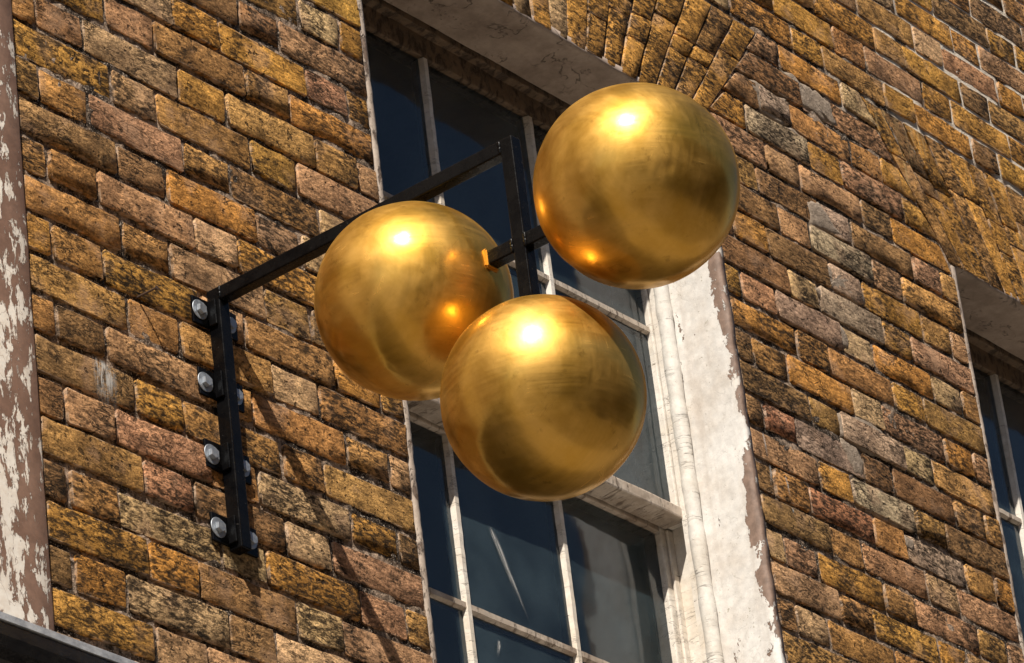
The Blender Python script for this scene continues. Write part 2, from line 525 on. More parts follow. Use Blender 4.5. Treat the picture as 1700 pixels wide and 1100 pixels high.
def cylinder(name, c, axis, r, h, mat, parent=None, n=24, r2=None, bevel=0.0, smooth=True):
    bm = bmesh.new()
    bmesh.ops.create_cone(bm, cap_ends=True, segments=n, radius1=r, radius2=r if r2 is None else r2, depth=h)
    if bevel:
        es = [e for e in bm.edges if len(e.link_faces) == 2 and any(len(f.verts) > 4 for f in e.link_faces)]
        bmesh.ops.bevel(bm, geom=es, offset=bevel, segments=2, affect='EDGES')
    m = Matrix.Translation(c) @ Vector(axis).to_track_quat('Z', 'Y').to_matrix().to_4x4()
    bmesh.ops.transform(bm, matrix=m, verts=bm.verts)
    o = from_bm(name, bm, mat, parent)
    if smooth:
        for p in o.data.polygons:
            p.use_smooth = len(p.vertices) <= 4
    return o

def project(p):
    d = Vector(p) - CAM_LOC
    z = d.dot(CAM_FWD)
    return 850 + F_PX * d.dot(CAM_RIGHT) / z, 550 + F_PX * d.dot(CAM_DOWN) / z
BRICK_TONES = [
    ('Y', -0.852, -0.419), ('P', -0.667, -0.401), ('Y', -0.457, -0.329), ('G', -0.671, -0.334), ('D', -0.853, -0.369), ('P', -0.676, -0.271),
    ('T', -0.492, -0.273), ('Y', -0.495, -0.193), ('Y', -0.32, -0.186), ('T', -0.313, -0.269), ('Y', -0.174, -0.246), ('T', -0.308, -0.324),
    ('Y', -0.306, -0.403), ('T', -0.497, -0.414), ('P', -0.675, -0.477), ('T', -0.853, -0.491), ('T', -0.944, -0.489), ('D', -0.848, -0.556),
    ('P', -0.678, -0.613), ('D', -0.658, -0.534), ('T', -0.504, -0.482), ('Y', -0.494, -0.542), ('T', -0.328, -0.482), ('P', -0.166, -0.405),
    ('T', -0.856, -0.642), ('T', -0.86, -0.692), ('G', -0.497, -0.615), ('P', -0.305, -0.533), ('P', -0.152, -0.081), ('P', -0.126, -0.119),
    ('Y', -0.044, -0.04), ('Y', -0.039, -0.181), ('P', -0.143, -0.2), ('T', -0.136, -0.327), ('P', -0.036, -0.331), ('Y', -0.767, -0.283),
    ('T', -0.275, -0.07), ('D', -0.313, -0.125), ('T', -0.672, -0.712), ('P', -0.547, -0.701), ('T', -0.853, -0.789), ('Y', -0.706, -0.777),
    ('T', -0.849, -0.855), ('T', -0.682, -0.864), ('T', -0.576, -0.856), ('D', -0.856, -0.939), ('P', -0.721, -0.92), ('D', -0.888, -1),
    ('T', -0.941, -0.952), ('Y', -0.676, -1.011), ('T', -0.577, -1.012), ('P', -0.86, -1.086), ('D', -0.943, -1.089), ('P', -0.416, -0.848),
    ('G', -0.319, -0.868), ('T', -0.308, -0.784), ('T', -0.169, -0.862), ('T', -0.312, -0.723), ('Y', -0.425, -0.736), ('T', -0.315, -0.924),
    ('Y', -0.127, -0.78), ('T', -0.851, -1.158), ('P', -0.711, -1.087), ('P', -0.676, -1.163), ('D', -0.94, -1.231), ('T', -0.853, -1.231),
    ('G', -0.704, -1.225), ('D', -0.581, -1.145), ('Y', -0.854, -1.3), ('Y', -0.857, -1.381), ('Y', -0.677, -1.315), ('G', -0.717, -1.395),
    ('D', -0.944, -1.391), ('Y', -0.854, -1.463), ('P', -0.682, -1.457), ('D', -0.544, -1.295), ('D', -0.406, -1.304), ('D', -0.528, -1.393),
    ('Y', -0.367, -1.225), ('G', -0.317, -1.15), ('T', -0.425, -1.15), ('T', -0.323, -1.023), ('G', -0.359, -1.083), ('Y', -0.242, -1.08),
    ('Y', -0.158, -1.075), ('G', -0.292, -1.308), ('P', -0.204, -1.304), ('G', -0.329, -1.369), ('G', -0.537, -1.235), ('Y', 1.128, -0.117),
    ('P', 1.203, -0.1), ('Y', 1.211, -0.167), ('D', 1.329, -0.005), ('T', 1.372, -0.162), ('T', 1.198, -0.256), ('D', 1.115, -0.274),
    ('Y', 1.363, -0.261), ('D', 1.213, -0.324), ('T', 1.377, -0.336), ('R', 1.202, -0.4), ('R', 1.345, -0.399), ('G', 1.565, -0.24),
    ('P', 1.738, 0.124), ('P', 1.916, 0.195), ('T', 1.922, 0.123), ('Y', 1.75, 0.038), ('Y', 1.761, -0.047), ('P', 1.907, -0.023),
    ('Y', 1.738, -0.099), ('G', 1.901, -0.11), ('Y', 1.721, -0.225), ('T', 1.897, -0.183), ('P', 1.702, -0.264), ('D', 1.389, 0.039),
    ('Y', 1.217, 0.029), ('D', 1.726, 0.176), ('T', 1.791, 0.189), ('T', 1.194, -0.563), ('Y', 1.386, -0.491), ('R', 1.317, -0.575),
    ('P', 1.262, -0.48), ('D', 1.208, -0.634), ('T', 1.379, -0.642), ('P', 1.545, -0.627), ('Y', 1.359, -0.719), ('P', 1.208, -0.7),
    ('T', 1.564, -0.709), ('T', 1.399, -0.783), ('Y', 1.568, -0.784), ('P', 1.261, -0.799), ('D', 1.165, -0.871), ('T', 1.35, -0.847),
    ('P', 1.728, -0.686), ('G', 1.735, -0.632), ('T', 1.926, -0.565), ('P', 1.892, -0.649), ('D', 1.76, -0.392), ('T', 1.929, -0.316),
    ('T', 1.731, -0.555), ('T', 1.562, -0.565), ('D', 1.59, -0.399), ('Y', 1.419, 0.644), ('P', 1.402, 0.573), ('D', 1.389, 0.516),
    ('D', 1.256, 0.403), ('D', 1.401, 0.361), ('P', 1.219, 0.243), ('Y', 1.57, 0.332), ('P', 1.387, 0.265), ('T', 1.617, 0.448),
    ('Y', 1.576, 0.594), ('Y', 1.606, 0.578), ('G', 1.728, 0.546), ('Y', 1.891, 0.66), ('Y', 2.07, 0.814), ('G', 2.099, 0.85),
    ('P', 2.245, 0.868), ('Y', 2.291, 0.963), ('P', 2.409, 0.969), ('Y', 2.451, 1.012), ('Y', 2.276, 0.714), ('D', 2.23, 0.751),
    ('D', 2.251, 0.631), ('P', 1.746, 0.315), ('T', 1.738, 0.415), ('P', 1.747, 0.518), ('Y', 2.037, 0.929), ('D', 2.317, 1.018),
    ('P', 2.537, 1.1), ('Y', 1.611, 0.733), ('Y', 1.844, 0.785), ('T', 1.926, 0.856),
]
MORTAR_PATCHES = [
    [(1.305, 0.443), (1.33, 0.455), (1.353, 0.453), (1.403, 0.439), (1.453, 0.451), (1.444, 0.428), (1.444, 0.414), (1.463, 0.392), (1.414, 0.372), (1.367, 0.374), (1.345, 0.376), (1.328, 0.392), (1.321, 0.419)],
    [(1.451, 0.524), (1.487, 0.535), (1.512, 0.521), (1.575, 0.526), (1.622, 0.52), (1.641, 0.513), (1.646, 0.492), (1.645, 0.461), (1.619, 0.455), (1.571, 0.457), (1.524, 0.461), (1.501, 0.466), (1.502, 0.485), (1.477, 0.493), (1.479, 0.515)],
    [(1.421, 0.372), (1.457, 0.382), (1.486, 0.376), (1.501, 0.368), (1.457, 0.355), (1.432, 0.363)],
    [(1.482, 0.061), (1.535, 0.07), (1.586, 0.068), (1.629, 0.064), (1.637, 0.015), (1.606, 0.001), (1.543, 0.007), (1.478, 0.006), (1.44, 0.014), (1.422, 0.023), (1.477, 0.028)],
    [(1.439, -0.017), (1.475, -0.006), (1.535, -0.009), (1.529, -0.033), (1.492, -0.047), (1.455, -0.034)],
    [(1.485, -0.087), (1.521, -0.079), (1.543, -0.111), (1.538, -0.128), (1.498, -0.139), (1.481, -0.115)],
    [(1.448, -0.312), (1.554, -0.281), (1.624, -0.301), (1.612, -0.364), (1.53, -0.375), (1.442, -0.367)],
    [(1.442, -0.368), (1.496, -0.377), (1.522, -0.405), (1.504, -0.443), (1.471, -0.443), (1.444, -0.388)],
    [(1.474, -0.463), (1.589, -0.462), (1.653, -0.474), (1.658, -0.514), (1.613, -0.528), (1.499, -0.522), (1.483, -0.491)],
    [(1.626, -0.54), (1.664, -0.539), (1.652, -0.569), (1.628, -0.566)],
    [(1.463, 0.205), (1.517, 0.22), (1.564, 0.177), (1.594, 0.16), (1.464, 0.144)],
    [(1.454, 0.135), (1.524, 0.15), (1.634, 0.119), (1.632, 0.079), (1.565, 0.083), (1.48, 0.106)],
]
DROPPING_STREAKS = [
    [(-0.777, -0.980), (-0.776, -0.997), (-0.774, -1.013)],
    [(-0.748, -0.982), (-0.748, -1.006), (-0.745, -1.031)],
    [(-0.780, -0.978), (-0.780, -1.003), (-0.775, -1.028)],
    [(-0.785, -0.973), (-0.783, -0.991), (-0.777, -1.010)],
    [(1.141, -0.46), (1.145, -0.525)],
    [(1.149, -0.532), (1.141, -0.585)],
    [(1.2, -0.538), (1.206, -0.595)],
    [(1.208, -0.609), (1.207, -0.624)],
]

# ------------------------------------------------------------------ the ground
GROUND = -6.0
def sheet(name, x0, x1, y0, y1, z, mat):
    me = bpy.data.meshes.new(name)
    me.from_pydata([(x0, y0, z), (x1, y0, z), (x1, y1, z), (x0, y1, z)], [], [(0, 1, 2, 3)])
    return tag(link(name, me, mat), kind='structure')
sheet('road', -200, 200, -200, 200, GROUND - 0.12, M_ROAD)
pv = box('pavement', (-60, -2.45, GROUND - 0.4), (60, 0.6, GROUND), M_PAVING)
tag(pv, kind='structure')
kb = box('kerb', (-60, -2.60, GROUND - 0.4), (60, -2.452, GROUND + 0.004), M_KERB, None, 0.015)
tag(kb, kind='structure')

# ------------------------------------------------------------------ the brick front
W = 1.088                     # clear width of a window opening
W2X = 2.051                   # left reveal of the second window
HEAD = 0.258                  # soffit height
SILL = -1.43
LIN = 0.018                   # thickness of the render lining the openings
ARCH_TOP = 0.594
COURSE = 0.075
building = empty('brick_building', (0.5, 0.0, GROUND))
tag(building, 'weathered yellow stock brick front with two old white sash windows', 'building')

TONES = {'Y': (0.56, 0.295, 0.075), 'T': (0.49, 0.270, 0.098), 'P': (0.50, 0.288, 0.160),
         'G': (0.57, 0.390, 0.215), 'D': (0.32, 0.185, 0.085), 'R': (0.45, 0.210, 0.120), 'L': (0.47, 0.350, 0.255)}

def brick_mesh(name, lx, lz, seed, nx, nz, quad=None):
    """A worn brick: uneven face, broken arrises, no back (it is bedded in mortar).
    quad: optional corner list (bl, br, tr, tl) around the centre."""
    r = random.Random(seed)
    hx, hz = lx / 2, lz / 2
    if quad is None:
        quad = [(-hx, -hz), (hx, -hz), (hx, hz), (-hx, hz)]
    quad = [(a + r.uniform(-.0022, .0022), b + r.uniform(-.0018, .0018)) for a, b in quad]
    rough = r.choice((0.7, 1.0, 1.0, 1.6))
    tilt = (r.uniform(-.0016, .0016), r.uniform(-.0016, .0016))
    o = Vector((r.uniform(0, 50), r.uniform(0, 50), r.uniform(0, 50)))
    verts, faces, edge = [], [], []
    idx = {}
    def lerp(u, v):
        a = [quad[0][k] * (1 - u) * (1 - v) + quad[1][k] * u * (1 - v) + quad[2][k] * u * v + quad[3][k] * (1 - u) * v for k in (0, 1)]
        return a
    eu, ev = min(.2, .0030 / lx), min(.2, .0030 / lz)
    us = [0.0, eu] + [eu + (1 - 2 * eu) * i / (nx - 2) for i in range(1, nx - 2)] + [1 - eu, 1.0]
    vs = [0.0, ev] + [ev + (1 - 2 * ev) * i / (nz - 2) for i in range(1, nz - 2)] + [1 - ev, 1.0]
    for j, v in enumerate(vs):
        for i, u in enumerate(us):
            x, z = lerp(u, v)
            border = i in (0, nx) or j in (0, nz)
            corner = i in (0, nx) and j in (0, nz)
            q = Vector((x, 0, z)) * 30 + o
            y = mnoise.noise(q) * 0.0016 * rough + mnoise.noise(q * 2.7) * 0.0010 * rough
            y += tilt[0] * (u - .5) + tilt[1] * (v - .5)
            if border:
                y += 0.0005 + max(0.0, mnoise.noise(q * 1.3)) * 0.0030 * rough
                cx, cz = lerp(.5, .5)
                pull = abs(mnoise.noise(q * 1.9 + Vector((9, 0, 0)))) * 0.0042 * rough + (0.0026 if corner else 0)
                d = Vector((cx - x, cz - z))
                if i in (0, nx) and not corner: d = Vector((math.copysign(1, d.x), 0))
                elif j in (0, nz) and not corner: d = Vector((0, math.copysign(1, d.y)))
                else: d = Vector((math.copysign(.7, d.x), math.copysign(.7, d.y)))
                x += d.x * pull
                z += d.y * pull
            idx[i, j] = len(verts)
            verts.append((x, y, z))
            edge.append(1.0 if border else (0.45 if i in (1, nx - 1) or j in (1, nz - 1) else 0.0))
    for j in range(nz):
        for i in range(nx):
            faces.append((idx[i, j], idx[i + 1, j], idx[i + 1, j + 1], idx[i, j + 1]))
    ring = [idx[i, 0] for i in range(nx)] + [idx[nx, j] for j in range(nz)] + [idx[i, nz] for i in range(nx, 0, -1)] + [idx[0, j] for j in range(nz, 0, -1)]
    back = []
    for k in ring:
        x, y, z = verts[k]
        back.append(len(verts))
        verts.append((x, 0.016, z))
        edge.append(1.0)
    n = len(ring)
    nf = len(faces)
    rim = []                       # own vertices for the returns, so the arris stays sharp
    for k in ring:
        rim.append(len(verts))
        verts.append(verts[k])
        edge.append(1.0)
    ring = rim
    for k in range(n):
        faces.append((ring[(k + 1) % n], ring[k], back[k], back[(k + 1) % n]))
    me = bpy.data.meshes.new(name)
    me.from_pydata(verts, [], faces)
    at = me.attributes.new('edge', 'FLOAT', 'POINT')
    at.data.foreach_set('value', edge)
    me.polygons.foreach_set('use_smooth', [True] * len(faces))
    me.materials.append(M_BRICK)
    me.update()
    return me

VARIANTS = {}
for kind, lx, nx, cnt in (('stretcher', 0.226, 8, 14), ('header', 0.108, 5, 10), ('closer', 0.050, 4, 6)):
    VARIANTS[kind] = [brick_mesh(kind, lx, 0.0635, 100 + i * 7 + len(kind) * 1000, nx, 4) for i in range(cnt)]
NOM = {'stretcher': 0.226, 'header': 0.108, 'closer': 0.050}

# how far the skewback of an arch leans out at height z (arch springs at HEAD)
def skew(z):
    return max(0.0, min(1.0, (z - HEAD) / (ARCH_TOP - HEAD))) * 0.275

bricks = []           # dict(cx, cz, lx, quad or None)
def row_cuts(xa, xb, x0, s_first, s):
    """perpend positions of a Flemish course; s = stretcher pitch, anchored at x0"""
    h, c = s / 2, s / 4
    per = s + h
    cuts = []
    k0 = int(math.floor((xa - x0) / per)) - 1
    for k in range(k0, k0 + 60):
        b = x0 + k * per
        for q in ((b, b + s) if s_first else (b + c, b + c + h)):
            if xa + 0.035 < q < xb - 0.035:
                cuts.append(q + random.uniform(-.005, .005))
        if b > xb:
            break
    return [xa] + sorted(cuts) + [xb]

def add_row(i, xa_bot, xa_top, xb_bot, xb_top, x0, s_first, s):
    zt = -COURSE * i - 0.0054 + random.uniform(-.0012, .0012)
    zb = -COURSE * (i + 1) + 0.0054 + random.uniform(-.0012, .0012)
    xa, xb = (xa_bot + xa_top) / 2, (xb_bot + xb_top) / 2
    cuts = row_cuts(xa, xb, x0, s_first, s)
    for k in range(len(cuts) - 1):
        l = cuts[k] + (0.0033 if k else 0.001)
        r = cuts[k + 1] - (0.0033 if k < len(cuts) - 2 else 0.001)
        lb = lt = l
        rb = rt = r
        if k == 0: lb, lt = xa_bot + .003, xa_top + .003
        if k == len(cuts) - 2: rb, rt = xb_bot - .003, xb_top - .003
        bricks.append(dict(cx=(l + r) / 2, cz=(zt + zb) / 2, lx=r - l, lz=zt - zb,
                           quad=None if abs(lb - lt) + abs(rb - rt) < 1e-5 else [(lb, zb), (rb, zb), (rt, zt), (lt, zt)]))

X_LEFT = -0.966
X_MAX = 3.9
for i in range(-20, 24):
    zt, zb = -COURSE * i, -COURSE * (i + 1)
    zm = (zt + zb) / 2
    left_first = (i % 2 != 0)      # left pier: odd courses begin with a stretcher
    right_first = (i % 2 == 0)
    p2a, p2b = W + LIN, W2X - LIN
    if zb >= ARCH_TOP - 0.002:     # above both arches: one running course
        add_row(i, X_LEFT, X_LEFT, X_MAX, X_MAX, p2a, right_first, 0.2355)
        continue
    if zt < SILL - 0.001:          # below the sills
        add_row(i, X_LEFT, X_LEFT, X_MAX, X_MAX, X_LEFT, left_first, 0.2365)
        continue
    sb, st_ = skew(zb), skew(zt)
    add_row(i, X_LEFT, X_LEFT, -LIN - sb, -LIN - st_, X_LEFT, left_first, 0.2365)
    add_row(i, p2a + sb, p2a + st_, p2b - sb, p2b - st_, p2a, right_first, (p2b - p2a) / 4.0)
    p3 = W2X + W + LIN
    add_row(i, p3 + sb, p3 + st_, X_MAX, X_MAX, p3, left_first, 0.2365)

def tone_for(b):
    for pts in MORTAR_PATCHES:
        x = sum(p[0] for p in pts) / len(pts)
        z = sum(p[1] for p in pts) / len(pts)
        if abs(x - b['cx']) < b['lx'] / 2 and abs(z - b['cz']) < b['lz'] / 2:
            return 'L'
    for cl, x, z in BRICK_TONES:
        if abs(x - b['cx']) < b['lx'] / 2 + .003 and abs(z - b['cz']) < b['lz'] / 2 + .003:
            return cl
    return random.choices('YTPGD', (26, 38, 16, 9, 13))[0]

def on_screen(b):
    """how much of the photograph this brick takes up (0 when outside it)"""
    pts = [project((b['cx'] + sx * b['lx'] / 2, 0, b['cz'] + sz * b['lz'] / 2)) for sx, sz in ((-1, -1), (1, -1), (1, 1), (-1, 1))]
    xs = [p[0] for p in pts]
    ys = [p[1] for p in pts]
    w = min(max(xs), 1700) - max(min(xs), 0)
    h = min(max(ys), 1100) - max(min(ys), 0)
    if w <= 0 or h <= 0:
        return 0.0
    if b['cx'] < X_LEFT:
        return 0.0
    return w * h
for b in bricks:
    b['vis'] = on_screen(b)
bricks.sort(key=lambda b: -b['vis'])
print('bricks in view', sum(1 for b in bricks if b['vis'] > 0), 'of', len(bricks))
rest_v, rest_f, rest_e, rest_c = [], [], [], []
for n, b in enumerate(bricks):
    tone = TONES[tone_for(b)]
    j = random.uniform(0.86, 1.14)
    tone = tuple(min(1.0, c * j * random.uniform(0.95, 1.05)) for c in tone)
    prot = random.uniform(-0.0030, 0.0022)
    kind = 'stretcher' if b['lx'] > 0.165 else ('header' if b['lx'] > 0.078 else 'closer')
    if b['quad'] is None:
        me = random.choice(VARIANTS[kind])
        sx, sz = b['lx'] / NOM[kind], b['lz'] / 0.0635
    else:
        q = [(x - b['cx'], z - b['cz']) for x, z in b['quad']]
        me = brick_mesh('cut_brick', b['lx'], b['lz'], 5000 + n, 7, 4, q)
        sx = sz = 1.0
    if b['vis'] > 0 and n < 300:
        o = bpy.data.objects.new('brick', me)
        COL.objects.link(o)
        o.parent = building
        o.matrix_parent_inverse = Matrix.Translation(-building.location)
        o.location = (b['cx'], prot, b['cz'])
        o.scale = (sx, 1.0, sz)
        o.color = (*tone, 1.0)
    else:
        base = len(rest_v)
        for v, e in zip(me.vertices, me.attributes['edge'].data):
            rest_v.append((v.co.x * sx + b['cx'], v.co.y + prot, v.co.z * sz + b['cz']))
            rest_e.append(e.value)
            rest_c.append(tone)
        for p in me.polygons:
            rest_f.append(tuple(base + k for k in p.vertices))
if rest_v:
    me = bpy.data.meshes.new('brick_surround')
    me.from_pydata(rest_v, [], rest_f)
    me.attributes.new('edge', 'FLOAT', 'POINT').data.foreach_set('value', rest_e)
    me.polygons.foreach_set('use_smooth', [True] * len(rest_f))
    at = me.attributes.new('tone', 'FLOAT_COLOR', 'POINT')
    at.data.foreach_set('color', [c for tn in rest_c for c in (*tn, 1.0)])
    o = link('brick_surround', me, M_BRICK_REST, building)
    o.color = (0.33, 0.205, 0.095, 1.0)
    o['kind'] = 'stuff'

# ---- flat arches of rubbed bricks set on end
def arch(x_open, run_mat):
    cx = x_open + W / 2 + 0.03
    half = W / 2 + LIN
    zc = HEAD - half / (0.275 / (ARCH_TOP - HEAD))
    n = 20
    xl, xr = x_open - LIN, x_open + W + LIN
    z0, z1 = HEAD + 0.006, ARCH_TOP - 0.004
    def edge_x(k, z):
        f = k / n
        xb = xl + (xr - xl) * f
        xt = (xl - 0.275) + (xr - xl + 0.55) * f
        return xb + (xt - xb) * (z - HEAD) / (ARCH_TOP - HEAD)
    pats = ([0, 0.36, 0.56, 1.0], [0, 0.64, 1.0], [0, 0.30, 0.72, 1.0], [0, 0.46, 0.60, 1.0])
    for k in range(n):
        cuts = pats[(k * 3 + (k // 4)) % 4] if k % 2 else pats[(k + 1) % 4]
        cuts = [c + (random.uniform(-.03, .03) if 0 < c < 1 else 0) for c in cuts]
        voussoir_tone = random.choices('YTGDP', (60, 30, 5, 4, 1))[0]
        for a, bq in zip(cuts[:-1], cuts[1:]):
            za = z0 + (z1 - z0) * a + (0.0016 if a else 0)
            zb_ = z0 + (z1 - z0) * bq - (0.0016 if bq < 1 else 0)
            g = 0.0022
            quad = [(edge_x(k, za) + g, za), (edge_x(k + 1, za) - g, za), (edge_x(k + 1, zb_) - g, zb_), (edge_x(k, zb_) + g, zb_)]
            mx = sum(q[0] for q in quad) / 4
            mz = sum(q[1] for q in quad) / 4
            px, py = project((mx, 0, mz))
            if not (-250 < px < 2000 and -300 < py < 1300):
                continue
            me = brick_mesh('arch_brick', 0.06, zb_ - za, 9000 + k * 17 + int(a * 100) + int(x_open * 1000), 4, 5,
                            [(q[0] - mx, q[1] - mz) for q in quad])
            me.materials.clear()
            me.materials.append(run_mat)
            o = bpy.data.objects.new('arch_brick', me)
            COL.objects.link(o)
            o.parent = building
            o.matrix_parent_inverse = Matrix.Translation(-building.location)
            o.location = (mx, random.uniform(-.0015, .0012), mz)
            tn = TONES[voussoir_tone if random.random() < .6 else random.choice('YTYY')]
            jj = random.uniform(.9, 1.15)
            o.color = (tn[0] * jj, tn[1] * jj, tn[2] * jj, 1)
arch(0.0, M_BRICK)
arch(W2X, M_BRICK_RUN)

# ---- mortar: one uneven bed behind all the bricks, with openings for the windows
def value_noise(u, v, seed):
    r = np.random.default_rng(seed)
    tab = r.random((257, 257))
    iu, iv = np.floor(u).astype(int), np.floor(v).astype(int)
    fu, fv = u - iu, v - iv
    fu = fu * fu * (3 - 2 * fu)
    fv = fv * fv * (3 - 2 * fv)
    a = tab[iu % 257, iv % 257]; b_ = tab[(iu + 1) % 257, iv % 257]
    c_ = tab[iu % 257, (iv + 1) % 257]; d_ = tab[(iu + 1) % 257, (iv + 1) % 257]
    return (a * (1 - fu) + b_ * fu) * (1 - fv) + (c_ * (1 - fu) + d_ * fu) * fv

MX0, MX1, MZ0, MZ1 = X_LEFT - 0.02, X_MAX + 0.01, -1.80, 1.51
def mortar():
    hx, hz = 0.0085, 0.0060
    openings = []
    for ox in (0.0, W2X):
        openings.append((ox - LIN + .004, ox + W + LIN - .004, SILL + .004, HEAD + LIN - .004))
    xs = list(np.arange(MX0, MX1, hx)) + [MX1]
    zs = list(np.arange(MZ0, MZ1, hz)) + [MZ1]
    for a, b_, c_, d_ in openings:
        xs += [a, b_]
        zs += [c_, d_]
    xs = np.array(sorted(set(np.round(xs, 5))))
    zs = np.array(sorted(set(np.round(zs, 5))))
    X, Z = np.meshgrid(xs, zs, indexing='ij')
    big = value_noise(X * 9, Z * 9 + 40, 1)
    mid = value_noise(X * 45, Z * 45 + 60, 2)
    fine = value_noise(X * 120, Z * 130 + 90, 3)
    Y = 0.0056 - 0.0044 * (big - .4) - 0.0038 * (mid - .5) - 0.0030 * (fine - .5)
    rp = np.clip((X - 1.62 + (big - .5) * .5) / 0.22, 0, 1) * np.clip((Z - 0.50 + (mid - .5) * .14) / 0.12, 0, 1)
    rp = rp * np.clip((value_noise(X * 14, Z * 14, 8) - .22) / .2, 0, 1)
    Y = Y * (1 - rp) + rp * (0.0030 + 0.0008 * (fine - .5))
    nx, nz = len(xs), len(zs)
    co = np.stack([X, Y, Z], -1).reshape(-1, 3)
    I, Jn = np.meshgrid(np.arange(nx - 1), np.arange(nz - 1), indexing='ij')
    cxm = (xs[:-1] + xs[1:])[I] / 2
    czm = (zs[:-1] + zs[1:])[Jn] / 2
    keep = np.ones_like(I, bool)
    for a, b_, c_, d_ in openings:
        keep &= ~((cxm > a) & (cxm < b_) & (czm > c_) & (czm < d_))
    I, Jn = I[keep], Jn[keep]
    q = np.stack([I * nz + Jn, (I + 1) * nz + Jn, (I + 1) * nz + Jn + 1, I * nz + Jn + 1], -1)
    me = bpy.data.meshes.new('mortar')
    me.vertices.add(len(co))
    me.vertices.foreach_set('co', co.ravel())
    me.loops.add(q.size)
    me.loops.foreach_set('vertex_index', q.ravel())
    me.polygons.add(len(q))
    me.polygons.foreach_set('loop_start', np.arange(len(q)) * 4)
    me.polygons.foreach_set('use_smooth', np.ones(len(q), bool))
    me.update(calc_edges=True)
    me.attributes.new('repoint', 'FLOAT', 'POINT').data.foreach_set('value', rp.ravel().astype(np.float32))
    return link('mortar', me, M_MORTAR, building)
mortar()

# ---- grey cement smeared over the pier in old repairs
def smear(pts, k):
    r = random.Random(300 + k)
    cx = sum(p[0] for p in pts) / len(pts)
    cz = sum(p[1] for p in pts) / len(pts)
    out = []
    for i, a in enumerate(pts):
        b_ = pts[(i + 1) % len(pts)]
        n = max(2, int(math.hypot(b_[0] - a[0], b_[1] - a[1]) / 0.009))
        for s in range(n):
            f = s / n
            out.append((a[0] + (b_[0] - a[0]) * f + r.uniform(-.0035, .0035), a[1] + (b_[1] - a[1]) * f + r.uniform(-.0035, .0035)))
    verts, faces = [], []
    n = len(out)
    rings = ((1.0, 0.005), (0.97, 0.0016), (0.80, -0.0006), (0.5, -0.0012))
    for s, y in rings:
        for x, z in out:
            xx, zz = cx + (x - cx) * s, cz + (z - cz) * s
            verts.append((xx, y + (mnoise.noise(Vector((xx * 60, k, zz * 60))) * .0012 if s < 1 else 0), zz))
    verts.append((cx, -0.0012, cz))
    for j in range(len(rings) - 1):
        for i in range(n):
            faces.append((j * n + i, j * n + (i + 1) % n, (j + 1) * n + (i + 1) % n, (j + 1) * n + i))
    for i in range(n):
        faces.append(((len(rings) - 1) * n + i, (len(rings) - 1) * n + (i + 1) % n, len(verts) - 1))
    me = bpy.data.meshes.new('mortar_patch')
    me.from_pydata(verts, [], faces)
    bm = bmesh.new()
    bm.from_mesh(me)
    bmesh.ops.recalc_face_normals(bm, faces=list(bm.faces))
    if sum(f.normal.y for f in bm.faces) > 0:
        bmesh.ops.reverse_faces(bm, faces=list(bm.faces))
    bm.to_mesh(me)
    bm.free()
    o = link('mortar_patch', me, M_PATCH, building, True)
for k, pts in enumerate(MORTAR_PATCHES):
    smear(pts, k)

# ---- bird droppings run down the bricks
def streak(name, pts, y, w, parent, seed):
    r = random.Random(seed)
    verts, faces = [], []
    line = []
    for a, b_ in zip(pts[:-1], pts[1:]):
        n = max(2, int(math.hypot(b_[0] - a[0], b_[1] - a[1]) / .006))
        line += [(a[0] + (b_[0] - a[0]) * i / n, a[1] + (b_[1] - a[1]) * i / n) for i in range(n)]
    line.append(pts[-1])
    m = len(line)
    for i, (x, z) in enumerate(line):
        f = i / (m - 1)
        ww = w * (0.5 + 0.7 * (1 - f)) * r.uniform(.25, 1.5)
        if i in (0, m - 1): ww *= .4
        x += r.uniform(-.0008, .0008)
        for dx, dy in ((-ww, .003), (-ww * .5, -.0009), (ww * .5, -.0009), (ww, .003)):
            verts.append((x + dx, y + dy, z))
    for i in range(m - 1):
        for j in range(3):
            faces.append((i * 4 + j, (i + 1) * 4 + j, (i + 1) * 4 + j + 1, i * 4 + j + 1))
    me = bpy.data.meshes.new(name)
    me.from_pydata(verts, [], faces)
    return link(name, me, M_DROP, parent, True)
def film(name, a, b_, w, y, parent):
    """dried smear from a (top) to b (foot), a thin film lying on the surface"""
    a, b_ = Vector((a[0], 0, a[1])), Vector((b_[0], 0, b_[1]))
    d = (b_ - a)
    s = Vector((d.z, 0, -d.x)).normalized() * w
    if s.x < 0: s = -s
    n = 6
    verts, faces, uvs = [], [], []
    for i in range(n + 1):
        f = i / n
        p = a + d * f
        for k, sg in enumerate((-1, 0, 1)):
            q = p + s * sg
            verts.append((q.x, y + .0004 * mnoise.noise(q * 60), q.z))
            uvs.append((k / 2, 1 - f))
    for i in range(n):
        for k in range(2):
            faces.append((i * 3 + k, (i + 1) * 3 + k, (i + 1) * 3 + k + 1, i * 3 + k + 1))
    me = bpy.data.meshes.new(name)
    me.from_pydata(verts, [], faces)
    uvl = me.uv_layers.new(name='UVMap')
    for lp in me.loops:
        uvl.data[lp.index].uv = uvs[lp.vertex_index]
    return link(name, me, M_SMEAR, parent, True)
film('bird_dropping', (-0.807, -0.977), (-0.812, -1.068), 0.034, -0.0050, building)
for k, pts in enumerate(DROPPING_STREAKS[4:]):
    film('bird_dropping', pts[0], pts[-1], 0.0045, -0.0048, building)
# ---- the wall beyond what the photograph shows
def wall_panel(x0, x1, z0, z1):
    box('wall_panel', (x0, 0.012, z0), (x1, 0.30, z1), M_FAR, building)
wall_panel(-9.0, -1.40, -1.80, 4.0)
wall_panel(X_MAX + .012, 12.0, -1.80, 4.0)
wall_panel(-1.398, X_MAX + .01, 1.512, 4.0)

